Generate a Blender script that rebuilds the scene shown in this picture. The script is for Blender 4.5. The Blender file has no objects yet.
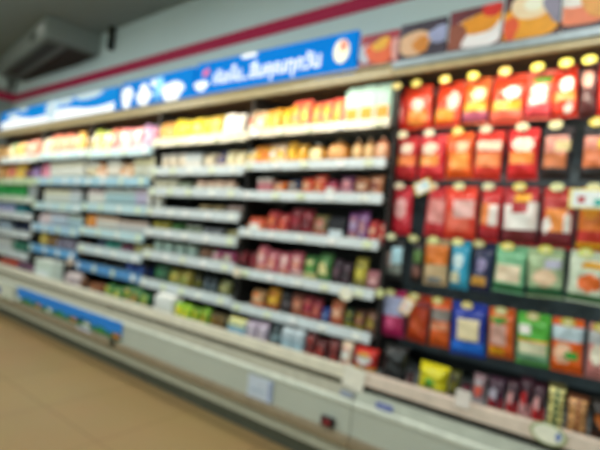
import bpy, bmesh, math, random
from mathutils import Vector, Matrix
random.seed(7)
PI = math.pi
sc = bpy.context.scene
COL = sc.collection

# ------------------------------------------------------------------ camera geometry
ROLL = math.atan(.09); FPX = 450.0; TH = math.radians(52.5); CAMZ = 1.165; CAMY = -1.9; PITCH = math.atan(7.6/450)
HD = Vector((-math.cos(TH), math.sin(TH), 0)); RT = Vector((HD.y, -HD.x, 0))
FW = HD*math.cos(PITCH)+Vector((0, 0, 1))*math.sin(PITCH); UP = Vector((0, 0, 1))*math.cos(PITCH)-HD*math.sin(PITCH)

def along(px, py, Y):
    """x and z, in metres, of a measured sight line where it meets the upright plane y = Y"""
    u, v = px-300, py-225
    a = u*math.cos(ROLL)+v*math.sin(ROLL); b = -u*math.sin(ROLL)+v*math.cos(ROLL)
    d = FW*FPX + RT*a - UP*b
    t = (Y-CAMY)/d.y
    return d.x*t, CAMZ+d.z*t

# ------------------------------------------------------------------ materials
MC = {}
def lin(h):
    h = h.lstrip('#'); r = []
    for i in (0, 2, 4):
        c = int(h[i:i+2], 16)/255
        r.append(c/12.92 if c <= .04045 else ((c+.055)/1.055)**2.4)
    return (*r, 1)
def mat(h, rough=.45, metal=0.0, coat=0.0, var=.10, scale=22.0, emit=0.0, name=None, spec=.5):
    key = (h, rough, metal, coat, var, scale, emit, spec)
    if key in MC: return MC[key]
    m = bpy.data.materials.new(name or 'surface_'+h.strip('#')); m.use_nodes = True
    nt = m.node_tree; p = nt.nodes['Principled BSDF']
    c = lin(h)
    tc = nt.nodes.new('ShaderNodeTexCoord'); nz = nt.nodes.new('ShaderNodeTexNoise')
    nz.inputs['Scale'].default_value = scale; nz.inputs['Detail'].default_value = 3
    nt.links.new(tc.outputs['Object'], nz.inputs['Vector'])
    rp = nt.nodes.new('ShaderNodeValToRGB')
    lo = tuple(max(0, x*(1-var)) for x in c[:3]); hi = tuple(min(1, x*(1+var)+.004*var) for x in c[:3])
    rp.color_ramp.elements[0].position = .3; rp.color_ramp.elements[1].position = .7
    rp.color_ramp.elements[0].color = (*lo, 1); rp.color_ramp.elements[1].color = (*hi, 1)
    nt.links.new(nz.outputs['Fac'], rp.inputs['Fac']); nt.links.new(rp.outputs['Color'], p.inputs['Base Color'])
    p.inputs['Roughness'].default_value = rough; p.inputs['Metallic'].default_value = metal
    p.inputs['Specular IOR Level'].default_value = spec; p.inputs['Coat Weight'].default_value = coat; p.inputs['Coat Roughness'].default_value = .18
    if emit:
        nt.links.new(rp.outputs['Color'], p.inputs['Emission Color']); p.inputs['Emission Strength'].default_value = emit
    MC[key] = m
    return m
def film(h): return mat(h, .38, 0, .35)
def paper(h): return mat(h, .6)

# ------------------------------------------------------------------ mesh helpers
def new_obj(name, me, parent=None, loc=(0, 0, 0), rot=(0, 0, 0)):
    o = bpy.data.objects.new(name, me); COL.objects.link(o)
    o.location = loc; o.rotation_euler = rot
    if parent: o.parent = parent
    return o
def finish(bm, name, mats, smooth=False):
    bmesh.ops.recalc_face_normals(bm, faces=bm.faces)
    me = bpy.data.meshes.new(name); bm.to_mesh(me); bm.free()
    for m in (mats if isinstance(mats, (list, tuple)) else [mats]): me.materials.append(m)
    if smooth:
        for p in me.polygons: p.use_smooth = True
    return me
def add_box(bm, x0, x1, y0, y1, z0, z1, bev=0.0, mi=0):
    r = bmesh.ops.create_cube(bm, size=1)
    vs = r['verts']
    for v in vs:
        v.co = Vector((x0+(v.co.x+.5)*(x1-x0), y0+(v.co.y+.5)*(y1-y0), z0+(v.co.z+.5)*(z1-z0)))
    fs = {f for v in vs for f in v.link_faces}
    for f in fs: f.material_index = mi
    if bev:
        es = {e for v in vs for e in v.link_edges}
        bmesh.ops.bevel(bm, geom=list(es), offset=bev, segments=2, affect='EDGES', profile=.7)
def box_me(name, m, *a, bev=0.0):
    bm = bmesh.new(); add_box(bm, *a, bev=bev); return finish(bm, name, m)
def box(name, m, parent, *a, bev=0.0):
    return new_obj(name, box_me(name, m, *a, bev=bev), parent)
def extrude_x(bm, prof, x0, x1, mi=0):
    """solid with a (y, z) outline running from x0 to x1"""
    a = [bm.verts.new((x0, y, z)) for y, z in prof]; b = [bm.verts.new((x1, y, z)) for y, z in prof]
    n = len(prof)
    fs = [bm.faces.new(a[::-1]), bm.faces.new(b)]
    for i in range(n): fs.append(bm.faces.new((a[i], a[(i+1) % n], b[(i+1) % n], b[i])))
    for f in fs: f.material_index = mi
def prof_obj(name, m, parent, prof, x0, x1, bev=0.0):
    bm = bmesh.new(); extrude_x(bm, prof, x0, x1)
    if bev: bmesh.ops.bevel(bm, geom=bm.edges[:], offset=bev, segments=2, affect='EDGES')
    return new_obj(name, finish(bm, name, m), parent)
def lathe(bm, prof, n=20, c=(0, 0, 0), mi=0, axis='z'):
    rings = []
    for r, z in prof:
        ring = []
        for i in range(n):
            t = 2*PI*i/n
            p = (r*math.cos(t), r*math.sin(t), z) if axis == 'z' else (r*math.cos(t), -z, r*math.sin(t))
            ring.append(bm.verts.new(Vector(p)+Vector(c)))
        rings.append(ring)
    for a, b in zip(rings, rings[1:]):
        for i in range(n):
            f = bm.faces.new((a[i], a[(i+1) % n], b[(i+1) % n], b[i])); f.material_index = mi
    for ring in (rings[0], rings[-1]):
        f = bm.faces.new(ring); f.material_index = mi
def tube(bm, pts, r, n=8, mi=0):
    pts = [Vector(p) for p in pts]; rings = []
    for i, p in enumerate(pts):
        d = (pts[min(i+1, len(pts)-1)]-pts[max(i-1, 0)]).normalized()
        s = d.cross(Vector((1, 0, 0)) if abs(d.x) < .9 else Vector((0, 0, 1))).normalized(); t = d.cross(s)
        rings.append([bm.verts.new(p+(s*math.cos(2*PI*k/n)+t*math.sin(2*PI*k/n))*r) for k in range(n)])
    for a, b in zip(rings, rings[1:]):
        for k in range(n):
            f = bm.faces.new((a[k], a[(k+1) % n], b[(k+1) % n], b[k])); f.material_index = mi
    bm.faces.new(rings[0]); bm.faces.new(rings[-1])
def empty(name, loc, rz=0.0, rx=0.0):
    o = bpy.data.objects.new(name, None); o.empty_display_size = .05; COL.objects.link(o)
    o.location = loc; o.rotation_euler = (rx, 0, rz); return o
def tag(o, label, cat, group=None, kind=None):
    if kind: o['kind'] = kind
    if label: o['label'] = label
    if cat: o['category'] = cat
    if group: o['group'] = group
    return o
def struct(name, me):
    o = new_obj(name, me); o['kind'] = 'structure'; return o

# ------------------------------------------------------------------ the packs
def inside(shape, u, v):
    if shape[0] == 'e': return ((u-shape[1])/shape[3])**2+((v-shape[2])/shape[4])**2 <= 1
    return shape[1] <= u <= shape[2] and shape[3] <= v <= shape[4]
MESH = {}
def puff(u, v, w, h, d, seed, e=2.6):
    a = max(0, 1-abs(2*u-1)**e)**.55; b = max(0, 1-abs(2*v-1)**4)**.5
    wr = 1+.12*math.sin(9*u+seed)*math.sin(11*v+seed*1.7)+.09*math.sin(17*v+5*u+seed)+.05*math.sin(23*u-7*v)
    pinch = 1-.05*math.cos(2*PI*v)**2*0-.04*math.sin(PI*v)
    return ((u-.5)*w*pinch, a*b*wr*d/2, v*h)
def bag_meshes(w, h, d, cols, patches, label, seed, hung):
    key = ('bag', w, h, d, cols, patches, label, seed, hung)
    if key in MESH: return MESH[key]
    out = []; nu, nv = 14, 18
    sh = .012 if not hung else .008
    z0, hh = (sh, h-2*sh)
    bm = bmesh.new(); G = {}
    for s in (-1, 1):
        for i in range(nu+1):
            for j in range(nv+1):
                if s == 1 and (i in (0, nu) or j in (0, nv)): G[s, i, j] = G[-1, i, j]; continue
                x, y, z = puff(i/nu, j/nv, w, hh, d, seed+(s > 0)*2)
                G[s, i, j] = bm.verts.new((x, s*y, z0+z))
    for s in (-1, 1):
        for i in range(nu):
            for j in range(nv):
                f = bm.faces.new((G[s, i, j], G[s, i+1, j], G[s, i+1, j+1], G[s, i, j+1]))
                if s == -1:
                    for k, pt in enumerate(patches):
                        if inside(pt, (i+.5)/nu, (j+.5)/nv): f.material_index = pt[5]
                elif patches and patches[0][0] == 'r' and inside((*patches[0][:1], 0, 1, *patches[0][3:5], 0), .5, (j+.5)/nv): f.material_index = patches[0][5]
    out.append(('body', finish(bm, 'pack_body', [film(c) for c in cols], True)))
    def seal(zc, zt, nm, hole=False):
        bm = bmesh.new(); n = 24; a = []; b = []
        for i in range(n+1):
            x = (i/n-.5)*w; y = .0012*(-1)**i
            a.append((bm.verts.new((x, y-.0008, zc)), bm.verts.new((x, y+.0008, zc)))); b.append((bm.verts.new((x, y-.0008, zt)), bm.verts.new((x, y+.0008, zt))))
        for i in range(n):
            for k in (0, 1): bm.faces.new((a[i][k], a[i+1][k], b[i+1][k], b[i][k]))
            bm.faces.new((b[i][0], b[i+1][0], b[i+1][1], b[i][1])); bm.faces.new((a[i][0], a[i+1][0], a[i+1][1], a[i][1]))
        return (nm, finish(bm, nm, film(cols[0])))
    out.append(seal(0, sh+.001, 'bottom_seal'))
    out.append(seal(h-sh-.001, h, 'top_seal'))
    if hung:                                     # header with a hang hole
        bm = bmesh.new(); V = {}
        xs = [-w/2*.96, -.016, .016, w/2*.96]; zs = [h, h+.006, h+.016, h+.024]
        for i in range(4):
            for j in range(4):
                for s in (0, 1): V[i, j, s] = bm.verts.new((xs[i], -.001+.002*s, zs[j]))
        for i in range(3):
            for j in range(3):
                if i == 1 and j == 1: continue
                for s in (0, 1): bm.faces.new((V[i, j, s], V[i+1, j, s], V[i+1, j+1, s], V[i, j+1, s]))
        out.append(('header', finish(bm, 'header', film(cols[0]))))
    if label:
        u0, u1, v0, v1, c = label; bm = bmesh.new(); n = 8; L = {}
        for i in range(n+1):
            for j in range(n+1):
                for s in (0, 1):
                    x, y, z = puff(u0+(u1-u0)*i/n, v0+(v1-v0)*j/n, w, hh, d, seed); L[i, j, s] = bm.verts.new((x, -y-.0006-.0012*s, z0+z))
        for i in range(n):
            for j in range(n):
                for s in (0, 1): bm.faces.new((L[i, j, s], L[i+1, j, s], L[i+1, j+1, s], L[i, j+1, s]))
        for i in range(n):
            for q in (0, n):
                bm.faces.new((L[i, q, 0], L[i+1, q, 0], L[i+1, q, 1], L[i, q, 1])); bm.faces.new((L[q, i, 0], L[q, i+1, 0], L[q, i+1, 1], L[q, i, 1]))
        out.append(('label', finish(bm, 'label', paper(c), True)))
    MESH[key] = out
    return out
def carton_meshes(w, h, d, a, b, c):
    key = ('carton', w, h, d, a, b, c)
    if key in MESH: return MESH[key]
    out = []
    bm = bmesh.new(); add_box(bm, -w/2, w/2, -d/2, d/2, 0, h*.86, bev=.003); out.append(('body', finish(bm, 'carton_body', paper(a))))
    bm = bmesh.new(); g = h*.86
    P = [(-d/2*.96, g), (d/2*.96, g), (.002, h*.97), (.002, h), (-.002, h), (-.002, h*.97)]
    extrude_x(bm, P, -w/2*.97, w/2*.97); out.append(('top_flap', finish(bm, 'top_flap', paper(b))))
    bm = bmesh.new(); add_box(bm, -w/2*.8, w/2*.8, -d/2-.0015, -d/2, h*.08, h*.42); out.append(('label', finish(bm, 'label', paper(c))))
    bm = bmesh.new(); add_box(bm, -w/2*.99, w/2*.99, -d/2-.001, d/2+.001, h*.62, h*.80); out.append(('stripe', finish(bm, 'stripe', paper(b))))
    MESH[key] = out; return out
def cup_meshes(w, h, d, a, b, c):
    key = ('cup', w, h, a, b, c)
    if key in MESH: return MESH[key]
    r = w/2; out = []
    bm = bmesh.new(); lathe(bm, [(r*.74, 0), (r*.78, .003), (r*.94, h*.86), (r, h*.87), (r, h*.9)]); out.append(('body', finish(bm, 'cup_body', film(a), True)))
    bm = bmesh.new(); lathe(bm, [(r*1.0, h*.9), (r*1.02, h*.91), (r*1.02, h*.95), (r*.9, h), (r*.1, h)]); out.append(('lid', finish(bm, 'lid', film(b), True)))
    bm = bmesh.new(); lathe(bm, [(r*.815, h*.18), (r*.915, h*.7)]); out.append(('label', finish(bm, 'label', paper(c), True)))
    MESH[key] = out; return out
def bottle_meshes(w, h, d, a, b, c):
    key = ('bottle', w, h, a, b, c)
    if key in MESH: return MESH[key]
    r = w/2*.92; out = []
    bm = bmesh.new(); lathe(bm, [(r*.85, 0), (r, .006), (r, h*.2), (r*.94, h*.24), (r*.94, h*.55), (r, h*.6), (r*.9, h*.7), (r*.42, h*.84), (r*.4, h*.9)]); out.append(('body', finish(bm, 'bottle_body', film(a), True)))
    bm = bmesh.new(); lathe(bm, [(r*.5, h*.88), (r*.5, h*.99), (r*.44, h)]); out.append(('cap', finish(bm, 'cap', paper(b), True)))
    bm = bmesh.new(); lathe(bm, [(r*.965, h*.25), (r*.965, h*.54)]); out.append(('label', finish(bm, 'label', paper(c), True)))
    MESH[key] = out; return out
def tray_meshes(w, h, d, a, b, c):
    key = ('tray', w, h, d, a, b, c)
    if key in MESH: return MESH[key]
    out = []; bm = bmesh.new(); lv = []
    for k, (s, z) in enumerate(((.8, 0), (.84, .002), (.97, h*.45), (1, h*.46), (1, h*.5), (.93, h*.5), (.8, h*.2))):
        hw, hd = w/2*s, d/2*s; q = .012; ring = []
        for cx, cy, t0 in ((hw-q, hd-q, 0), (-hw+q, hd-q, 1), (-hw+q, -hd+q, 2), (hw-q, -hd+q, 3)):
            for m in range(4):
                t = (t0+m/3)*PI/2; ring.append(bm.verts.new((cx+q*math.cos(t), cy+q*math.sin(t), z)))
        lv.append(ring)
    for A, B in zip(lv, lv[1:]):
        for i in range(16): bm.faces.new((A[i], A[(i+1) % 16], B[(i+1) % 16], B[i]))
    bm.faces.new(lv[0]); bm.faces.new(lv[-1]); out.append(('body', finish(bm, 'tray_body', film(a))))
    rnd = random.Random(int(w*1000)); bm = bmesh.new(); n = max(3, int(w/.028)); 
    for i in range(n):
        for j in (0, 1):
            rr = w/n*.55; s = bmesh.ops.create_icosphere(bm, subdivisions=2, radius=1)
            ox = -w/2*.8+(i+.5)*w*.8/n; oy = (-.22+.44*j)*d; hz = h*(.38+.12*rnd.random())
            for v in s['verts']:
                v.co = Vector((ox+v.co.x*rr, oy+v.co.y*d*.22, h*.5+v.co.z*hz*(1+.1*math.sin(7*v.co.x+i))))
    out.append(('filling', finish(bm, 'filling', film(b), True)))
    bm = bmesh.new(); add_box(bm, -w*.28, w*.28, -d/2-.004, -d/2-.002, h*.16, h*.5); add_box(bm, -w*.28, w*.28, -d/2-.004, -d*.44, h*.5, h*.515)
    out.append(('label', finish(bm, 'label', paper(c))))
    MESH[key] = out; return out
def bread_meshes(w, h, d, a, b, c):
    """a domed roll in a twisted bag"""
    key = ('bread', w, h, d, a, b, c)
    if key in MESH: return MESH[key]
    out = []; bm = bmesh.new()
    s = bmesh.ops.create_uvsphere(bm, u_segments=20, v_segments=14, radius=1)
    for v in s['verts']:
        x, y, z = v.co; q = abs(x)**2.6
        v.co = Vector((math.copysign(abs(x)**.8, x)*w/2*.96, y*d/2, (math.copysign(abs(z)**.75, z)*(1-.12*q)+1)*h*.44+.0))
        v.co.z += .004*math.sin(v.co.x*160)
    out.append(('body', finish(bm, 'loaf', film(a), True)))
    bm = bmesh.new(); lathe(bm, [(w*.05, h*.84), (w*.03, h*.9), (w*.12, h), (w*.10, h)], n=12); out.append(('twisted_top', finish(bm, 'twisted_top', film(c), True)))
    bm = bmesh.new()
    n = 8; L = {}
    for i in range(n+1):
        for j in range(n+1):
            t = -PI/2+(i/n-.5)*1.3; f = -.35+.8*j/n
            for s in (0, 1):
                k = 1.02+.015*s; rr = math.sqrt(max(.02, 1-f*f))
                L[i, j, s] = bm.verts.new((math.cos(t)*w/2*.98*rr*k, math.sin(t)*d/2*rr*k*1.03, (math.copysign(abs(f)**.75, f)+1)*h*.44))
    for i in range(n):
        for j in range(n):
            for s in (0, 1): bm.faces.new((L[i, j, s], L[i+1, j, s], L[i+1, j+1, s], L[i, j+1, s]))
    out.append(('label', finish(bm, 'label', paper(b), True)))
    MESH[key] = out; return out

def flat(name, m, parent, pts, y0=-.004, y1=-.0005):
    bm = bmesh.new(); a = [bm.verts.new((x, y0, z)) for x, z in pts]; b = [bm.verts.new((x, y1, z)) for x, z in pts]; n = len(pts)
    bm.faces.new(a); bm.faces.new(b[::-1])
    for i in range(n): bm.faces.new((a[i], a[(i+1) % n], b[(i+1) % n], b[i]))
    return new_obj(name, finish(bm, name, m), parent)
def ell(cx, cz, rx, rz, n=24, wob=0, rot=0):
    out = []
    for i in range(n):
        t = 2*PI*i/n; k = 1+wob*math.sin(3*t)+wob*.6*math.sin(5*t+1); x, z = rx*k*math.cos(t), rz*k*math.sin(t)
        out.append((cx+x*math.cos(rot)-z*math.sin(rot), cz+x*math.sin(rot)+z*math.cos(rot)))
    return out
ORD = ['leftmost', 'second', 'third', 'fourth', 'fifth', 'sixth', 'seventh', 'eighth', 'ninth', 'tenth', 'eleventh', 'twelfth']
NUM = ['no', 'one', 'two', 'three', 'four', 'five', 'six', 'seven', 'eight', 'nine', 'ten', 'eleven', 'twelve']
KIND = {'bag': ('snack_bag', 'snack bag', 'snack bag'), 'cup': ('dessert_cup', 'lidded cup', 'cup'), 'tray': ('food_tray', 'food tray', 'tray'),
        'carton': ('drink_carton', 'carton', 'carton'), 'bottle': ('drink_bottle', 'bottle', 'bottle'), 'bread': ('bread_pack', 'bagged bread roll', 'bread'),
        'hung': ('hanging_pack', 'hanging pack', 'food pack')}
def place(parts, kind, loc, rz, rx, label, group):
    nm, noun, cat = KIND[kind]
    r = empty(nm, loc, rz, rx)
    tag(r, label, cat, group)
    for pn, me in parts: new_obj(pn, me, r)
    return r

PV = [(('r', 0, 1, 0, .3, 2), ('e', .5, .58, .34, .24, 1)), (('e', .42, .42, .36, .3, 1), ('r', .1, .9, .76, .86, 2)), (('r', 0, 1, 0, .14, 2), ('e', .56, .66, .3, .26, 1), ('r', .1, .5, .2, .34, 1))]
LV = [(.28, .72, .68, .86), (.2, .6, .12, .28), (.5, .88, .18, .36)]
# a row: (px0, px1, count, kind, height, look, colours)  colours = base, accent, lower/second accent
def fill_row(bay, shelf, py, z, Y, entries):
    items = []
    for e in entries:
        px0, px1, n, kind, h, look, a, b, c = e[:9]; cp = e[9] if len(e) > 9 else None
        x0 = along(px0, py, Y)[0]; x1 = along(px1, py, Y)[0]; p = (x1-x0)/n
        for i in range(n): items.append((x0+p*(i+.5), p, kind, h, look, a, b, c, cp))
    cnt = {}
    for it in items: cnt[it[2], it[4]] = cnt.get((it[2], it[4]), 0)+1
    seen = {}
    for x, p, kind, h, look, a, b, c, cp in sorted(items, key=lambda q: q[0]):
        k = (kind, look); i = seen.get(k, 0); seen[k] = i+1; n = cnt[k]
        noun = KIND[kind][1]
        w = round(p*.95, 3); d = round(min(max(w*.62, .045), .10), 3); h = round(h, 3)
        if kind in ('cup', 'bottle'): d = w = round(min(w, h*1.1 if kind == 'cup' else h*.5, .11), 3)
        if n == 1: label = f'{look} {noun} on {shelf}, {bay}'
        else: label = f'{ORD[i]} of {NUM[n]} {look} {noun}s, {shelf}, {bay}'
        group = f'{look} {noun}s on {shelf}, {bay}' if n > 1 else None
        sd = i % 2
        if kind == 'bag':
            if sd and n > 1: b, c = c, b
            parts = bag_meshes(w, h, d, (a, b, c), cp or PV[i % 3], None if cp else (LV[i % 3]+(c,)), sd, False)
        else:
            parts = {'carton': carton_meshes, 'cup': cup_meshes, 'bottle': bottle_meshes, 'tray': tray_meshes, 'bread': bread_meshes}[kind](w, h, d, a, b, c)
        rz = random.uniform(-.10, .10) if kind in ('bag', 'bread', 'tray') else random.uniform(-.03, .03)
        rz *= 1.6 if kind == 'bag' else 1
        o = place(parts, kind, (x, Y+d/2+.004+random.uniform(0, .012), z), rz, -.10 if kind == 'bag' else 0, label, group)
        o.scale.z = random.uniform(.84, 1.03) if kind in ('bag', 'bread') else 1

# ------------------------------------------------------------------ bays
XA, XB, XC, XD, XE, XF_ = -1.14, -2.22, -3.32, -4.42, -5.52, -6.62        # right-hand edges of bays A..E
BAYS = {'A': (XB, XA), 'B': (XC, XB), 'C': (XD, XC), 'D': (XE, XD), 'E': (XF_, XE)}
BN = {'A': 'first bay from the hooks', 'B': 'second bay from the hooks', 'C': 'third bay from the hooks', 'D': 'fourth bay from the hooks', 'E': 'fifth bay from the hooks'}
SH = {'A': [1.84, 1.615, 1.418, 1.163, .892, .655], 'B': [1.834, 1.597, 1.431, 1.266, 1.096, .913, .678],
      'C': [1.784, 1.518, 1.272, 1.039, .868, .699], 'D': [1.80, 1.523, 1.249, 1.01, .775], 'E': [1.78, 1.515, 1.30, 1.105, .892, .647]}
RAILC = {('A', 0): '#d0c6b0', ('B', 0): '#d4ccb6'}
for k in (0, 1, 2, 3): RAILC['C', k] = '#b9d6de'; RAILC['D', k] = '#b9d6de'
RAILC['C', 1] = '#9fc8dc'; RAILC['D', 1] = '#a6cbe0'; RAILC['C', 5] = '#4f8cc4'; RAILC['D', 4] = '#5f9fd0'; RAILC['C', 4] = '#c8d6dc'; RAILC['D', 3] = '#a0c4dc'
RAILC['E', 1] = '#b9cfa8'; RAILC['E', 2] = '#c0d0c0'
DECK = .45; FY = .30
SHN = ['top shelf', 'second shelf', 'third shelf', 'fourth shelf', 'fifth shelf', 'sixth shelf', 'seventh shelf']
white_metal = mat('#dfe3e2', .4)
rail_h = {'A': .057, 'B': .068, 'C': .078, 'D': .082, 'E': .078}
for b, zs in SH.items():
    x0, x1 = BAYS[b]
    for k, z in enumerate(zs):
        t = empty('shelf', ((x0+x1)/2, FY, z))
        tag(t, f'white metal shelf with price rail, {SHN[k]} down in the {BN[b]}' if k else f'white metal shelf with price rail, topmost in the {BN[b]}', 'shelf', f'shelves in the {BN[b]}')
        hw = (x1-x0)/2-.006; rh = rail_h[b]
        rc = RAILC.get((b, k), '#cdd6da')
        box('board', mat('#a9adac', .5), t, -hw+.008, hw-.008, .012, .46, -.036, -.02, bev=.002)
        prof_obj('price_rail', mat(rc, .4, 0, .2), t, [(-.006, -rh), (.008, -rh), (.014, -.02), (.014, 0), (.004, 0)], -hw, hw)
        for s in (-1, 1):
            prof_obj('bracket', mat('#8f9494', .5), t, [(.03, -.037), (.46, -.037), (.46, -.085), (.40, -.08)], s*hw*.96-.002, s*hw*.96+.002)
        rnd = random.Random(k*7+ord(b)); n = 5 if b in 'AB' else 4
        for i in range(n):
            cx = -hw*.85+2*hw*.85*i/(n-1)+rnd.uniform(-.03, .03)
            cc = rnd.choice(['#f2f4ee', '#e6ecd0', '#f4f4f4', '#dfe8c4'])
            sl = .014/ (rh)
            bm = bmesh.new(); add_box(bm, cx-.028, cx+.028, -.0115, -.0085, -rh*.86, -rh*.2); 
            new_obj('price_label', finish(bm, 'price_label', paper(cc)), t)

# colour names
W = '#f4f2ea'; CR = '#efe2bf'; YL = '#f6c60e'; GY = '#dd9d10'; OR = '#f07414'; RD = '#d81f1c'; DR = '#7c1220'; CRM = '#a30f33'
PK = '#e88f98'; SAL = '#ee6f5a'; MG = '#b8328a'; PU = '#5a2a6a'; LL = '#b9a6cc'; NV = '#1c2c6a'; BL = '#1d63c8'; SKY = '#5fb4e6'
TEAL = '#1f9a8c'; GR = '#2f8c2a'; DG = '#163a22'; LG = '#9cc95a'; MINT = '#bfe3d6'; OL = '#8a8124'; BRN = '#5c3422'; TAN = '#c98a4c'; BK = '#16181c'
GYR = '#8f9698'; SL = '#3c4650'; PE = '#f0bd98'
P = .325
R = {}
R['A', -1] = [(246, 262, 2, 'bag', .16, 'beige and red', '#e8c9a0', SAL, W), (262, 287, 3, 'bag', .17, 'golden yellow', GY, YL, '#e8b860'),
              (287, 341, 5, 'bag', .175, 'salmon topped yellow', '#ee6a58', '#f4a020', '#f7b51c'), (343, 389, 3, 'carton', .205, 'pale mint', '#a9d2c8', '#a9d2c8', '#f0982c')]
R['A', 0] = []
R['A', 1] = [(244, 252, 1, 'bag', .12, 'cream', CR, YL, W), (252, 266, 2, 'bag', .14, 'amber orange', '#f0980c', YL, OR), (266, 283, 2, 'bag', .13, 'pink and yellow', '#f2c8a0', W, YL), (283, 304, 2, 'bag', .145, 'deep yellow', '#e9a80c', YL, '#f0b430'),
             (304, 322, 1, 'bread', .13, 'golden cream topped', '#e8a23c', '#fff0b8', W), (322, 346, 1, 'bread', .14, 'orange brown', '#d88a34', '#f0b070', '#e8c090'), (349, 372, 2, 'bread', .14, 'tan', '#d09450', '#f0c890', '#e8c0a0'), (372, 387, 1, 'bread', .135, 'salmon brown', '#d07a50', PE, '#e8b090')]
R['A', 2] = [(253, 269, 2, 'cup', .10, 'pale pink', '#e4c6c2', W, PK), (269, 283, 1, 'bag', .095, 'bright orange', OR, '#f6a040', W), (284, 297, 1, 'bag', .105, 'dark blue grey', '#3c4868', GYR, PE), (297, 323, 2, 'bag', .12, 'red orange', '#e8401c', '#f6c8a0', '#f08a50'),
             (323, 336, 1, 'tray', .09, 'pink', '#e8b0b0', '#c43a5c', W), (336, 351, 1, 'bag', .115, 'purple', '#7a2a64', PK, '#e8a8b0'), (352, 380, 2, 'bag', .115, 'tan and pink', '#c88058', '#f0c8a8', '#9a4a3a')]
R['A', 3] = [(245, 263, 1, 'tray', .10, 'salmon orange', '#f08a5c', '#ee6038', W), (263, 286, 2, 'bag', .145, 'crimson and orange', '#b01a28', '#f08048', '#e05030'), (286, 309, 2, 'bag', .165, 'deep crimson', '#8c0f22', '#a81830', '#701020'),
             (309, 324, 1, 'bag', .15, 'olive and pink', '#7a6e38', '#c88a78', '#c86858'), (326, 343, 1, 'carton', .12, 'black white labelled', '#23252c', '#2c2c34', '#dfe8ee'), (345, 366, 2, 'bag', .165, 'lilac purple', '#8a4a8c', '#b8a0c8', '#c08890'), (366, 386, 2, 'bag', .13, 'red cream centred', '#b8262c', '#f0b898', '#d05040')]
R['A', 4] = [(246, 252, 1, 'bag', .14, 'dark red', DR, CRM, DR), (252, 298, 4, 'bag', .165, 'rose pink', '#c8586c', '#f0c4c0', '#e89a88'), (300, 328, 2, 'bag', .165, 'leaf green', '#3c7a34', '#5c9640', '#e8dc98'),
             (329, 349, 2, 'bag', .14, 'dark plum', '#3a2030', '#6a4858', '#2c1a26'), (350, 364, 1, 'bag', .16, 'olive yellow', '#b0a030', '#d8c850', '#8a8040'), (364, 378, 1, 'bag', .12, 'mauve pink', '#b87880', '#d8a0a0', '#a06068')]
R['A', 5] = [(246, 260, 1, 'bag', .11, 'tan', '#b88a5a', '#e0b890', OR), (262, 274, 1, 'bag', .15, 'yellow orange', '#d8981c', '#e8b830', '#b05018'), (275, 287, 1, 'cup', .12, 'dark grey', '#2a2c30', '#3c3c40', '#50484c'), (287, 299, 1, 'bag', .13, 'brown pink', '#8a4838', '#d08868', '#b06040'),
             (299, 319, 2, 'bag', .15, 'dark crimson', '#841428', '#b03048', '#c86050'), (319, 327, 1, 'bag', .10, 'royal blue', '#284a9c', '#7c9cd8', NV), (327, 340, 1, 'bag', .15, 'peach orange', '#d88058', '#f0b898', '#c86040'), (341, 351, 1, 'bag', .11, 'dark green', '#27381f', '#5c6430', '#a09820'),
             (352, 376, 2, 'bag', .13, 'brown yellow', '#5a3420', '#a86a50', '#98801c')]
R['A', 9] = [(224, 241, 2, 'carton', .11, 'sky blue and yellow', '#a8ccd4', '#e4dc90', '#70b0d8'), (241, 262, 2, 'bag', .12, 'pale lilac', '#b8a8bc', '#d0c4d0', '#c8b8c4'), (263, 278, 1, 'bottle', .15, 'dark slate', '#3c4c50', '#50606a', '#8098a0'),
             (279, 300, 2, 'carton', .13, 'pale blue', '#a8bcc8', '#c4d0d8', '#b0d0dc'), (301, 336, 3, 'bag', .13, 'dark red brown', '#54181c', '#7c2c28', '#a02c20'), (337, 349, 1, 'bag', .13, 'cream and pink', '#e0c8b0', W, '#d89c8c'), (350, 374, 1, 'bag', .15, 'bright red', '#cc2418', '#e0dcd8', '#c8982c')]
R['B', -1] = [(157, 171, 2, 'bag', .15, 'amber', '#c88a20', '#e0b040', '#d8b468'), (171, 191, 3, 'bag', .17, 'lemon yellow', '#dccc00', '#f0dc00', '#d4c808'), (191, 206, 2, 'bag', .16, 'yellow pale centred', '#d8c008', '#f6ec8c', '#e0cc10'),
              (206, 218, 1, 'bag', .16, 'mustard', '#b89c24', '#d8bc50', '#e8c878'), (219, 240, 2, 'bag', .175, 'shiny white', '#fffdf4', '#ffffff', '#fffaf0')]
R['B', 1] = [(157, 184, 3, 'cup', .12, 'white', '#ece4da', '#d8d0c8', '#e8d8c0'), (184, 199, 2, 'carton', .12, 'grey white', '#d0d4d2', '#b8c0c4', '#e0d8cc'), (200, 211, 1, 'bag', .13, 'cream beige', '#e0d0b0', '#f0e4c8', '#c8b090'), (212, 222, 1, 'bag', .13, 'navy and beige', '#34346c', '#786c90', '#d8b890'), (222, 242, 2, 'bag', .125, 'creamy yellow', '#e8d4a0', '#fff4c8', '#f4e8c8')]
R['B', 2] = [(150, 174, 3, 'cup', .085, 'creamy white', '#e8e4d0', '#f0ecdc', '#e4dcc0'), (175, 190, 1, 'tray', .07, 'dark grey green', '#50564c', '#8a9478', '#a0a890'), (194, 233, 4, 'tray', .08, 'pink cream', '#d8c8b8', '#e8bca0', '#e4dcc8')]
R['B', 3] = [(196, 222, 2, 'tray', .06, 'olive brown', '#5c5848', '#a08858', '#7c7454'), (223, 242, 1, 'tray', .07, 'dusty pink', '#6c605c', '#a88c84', '#847870')]
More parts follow.
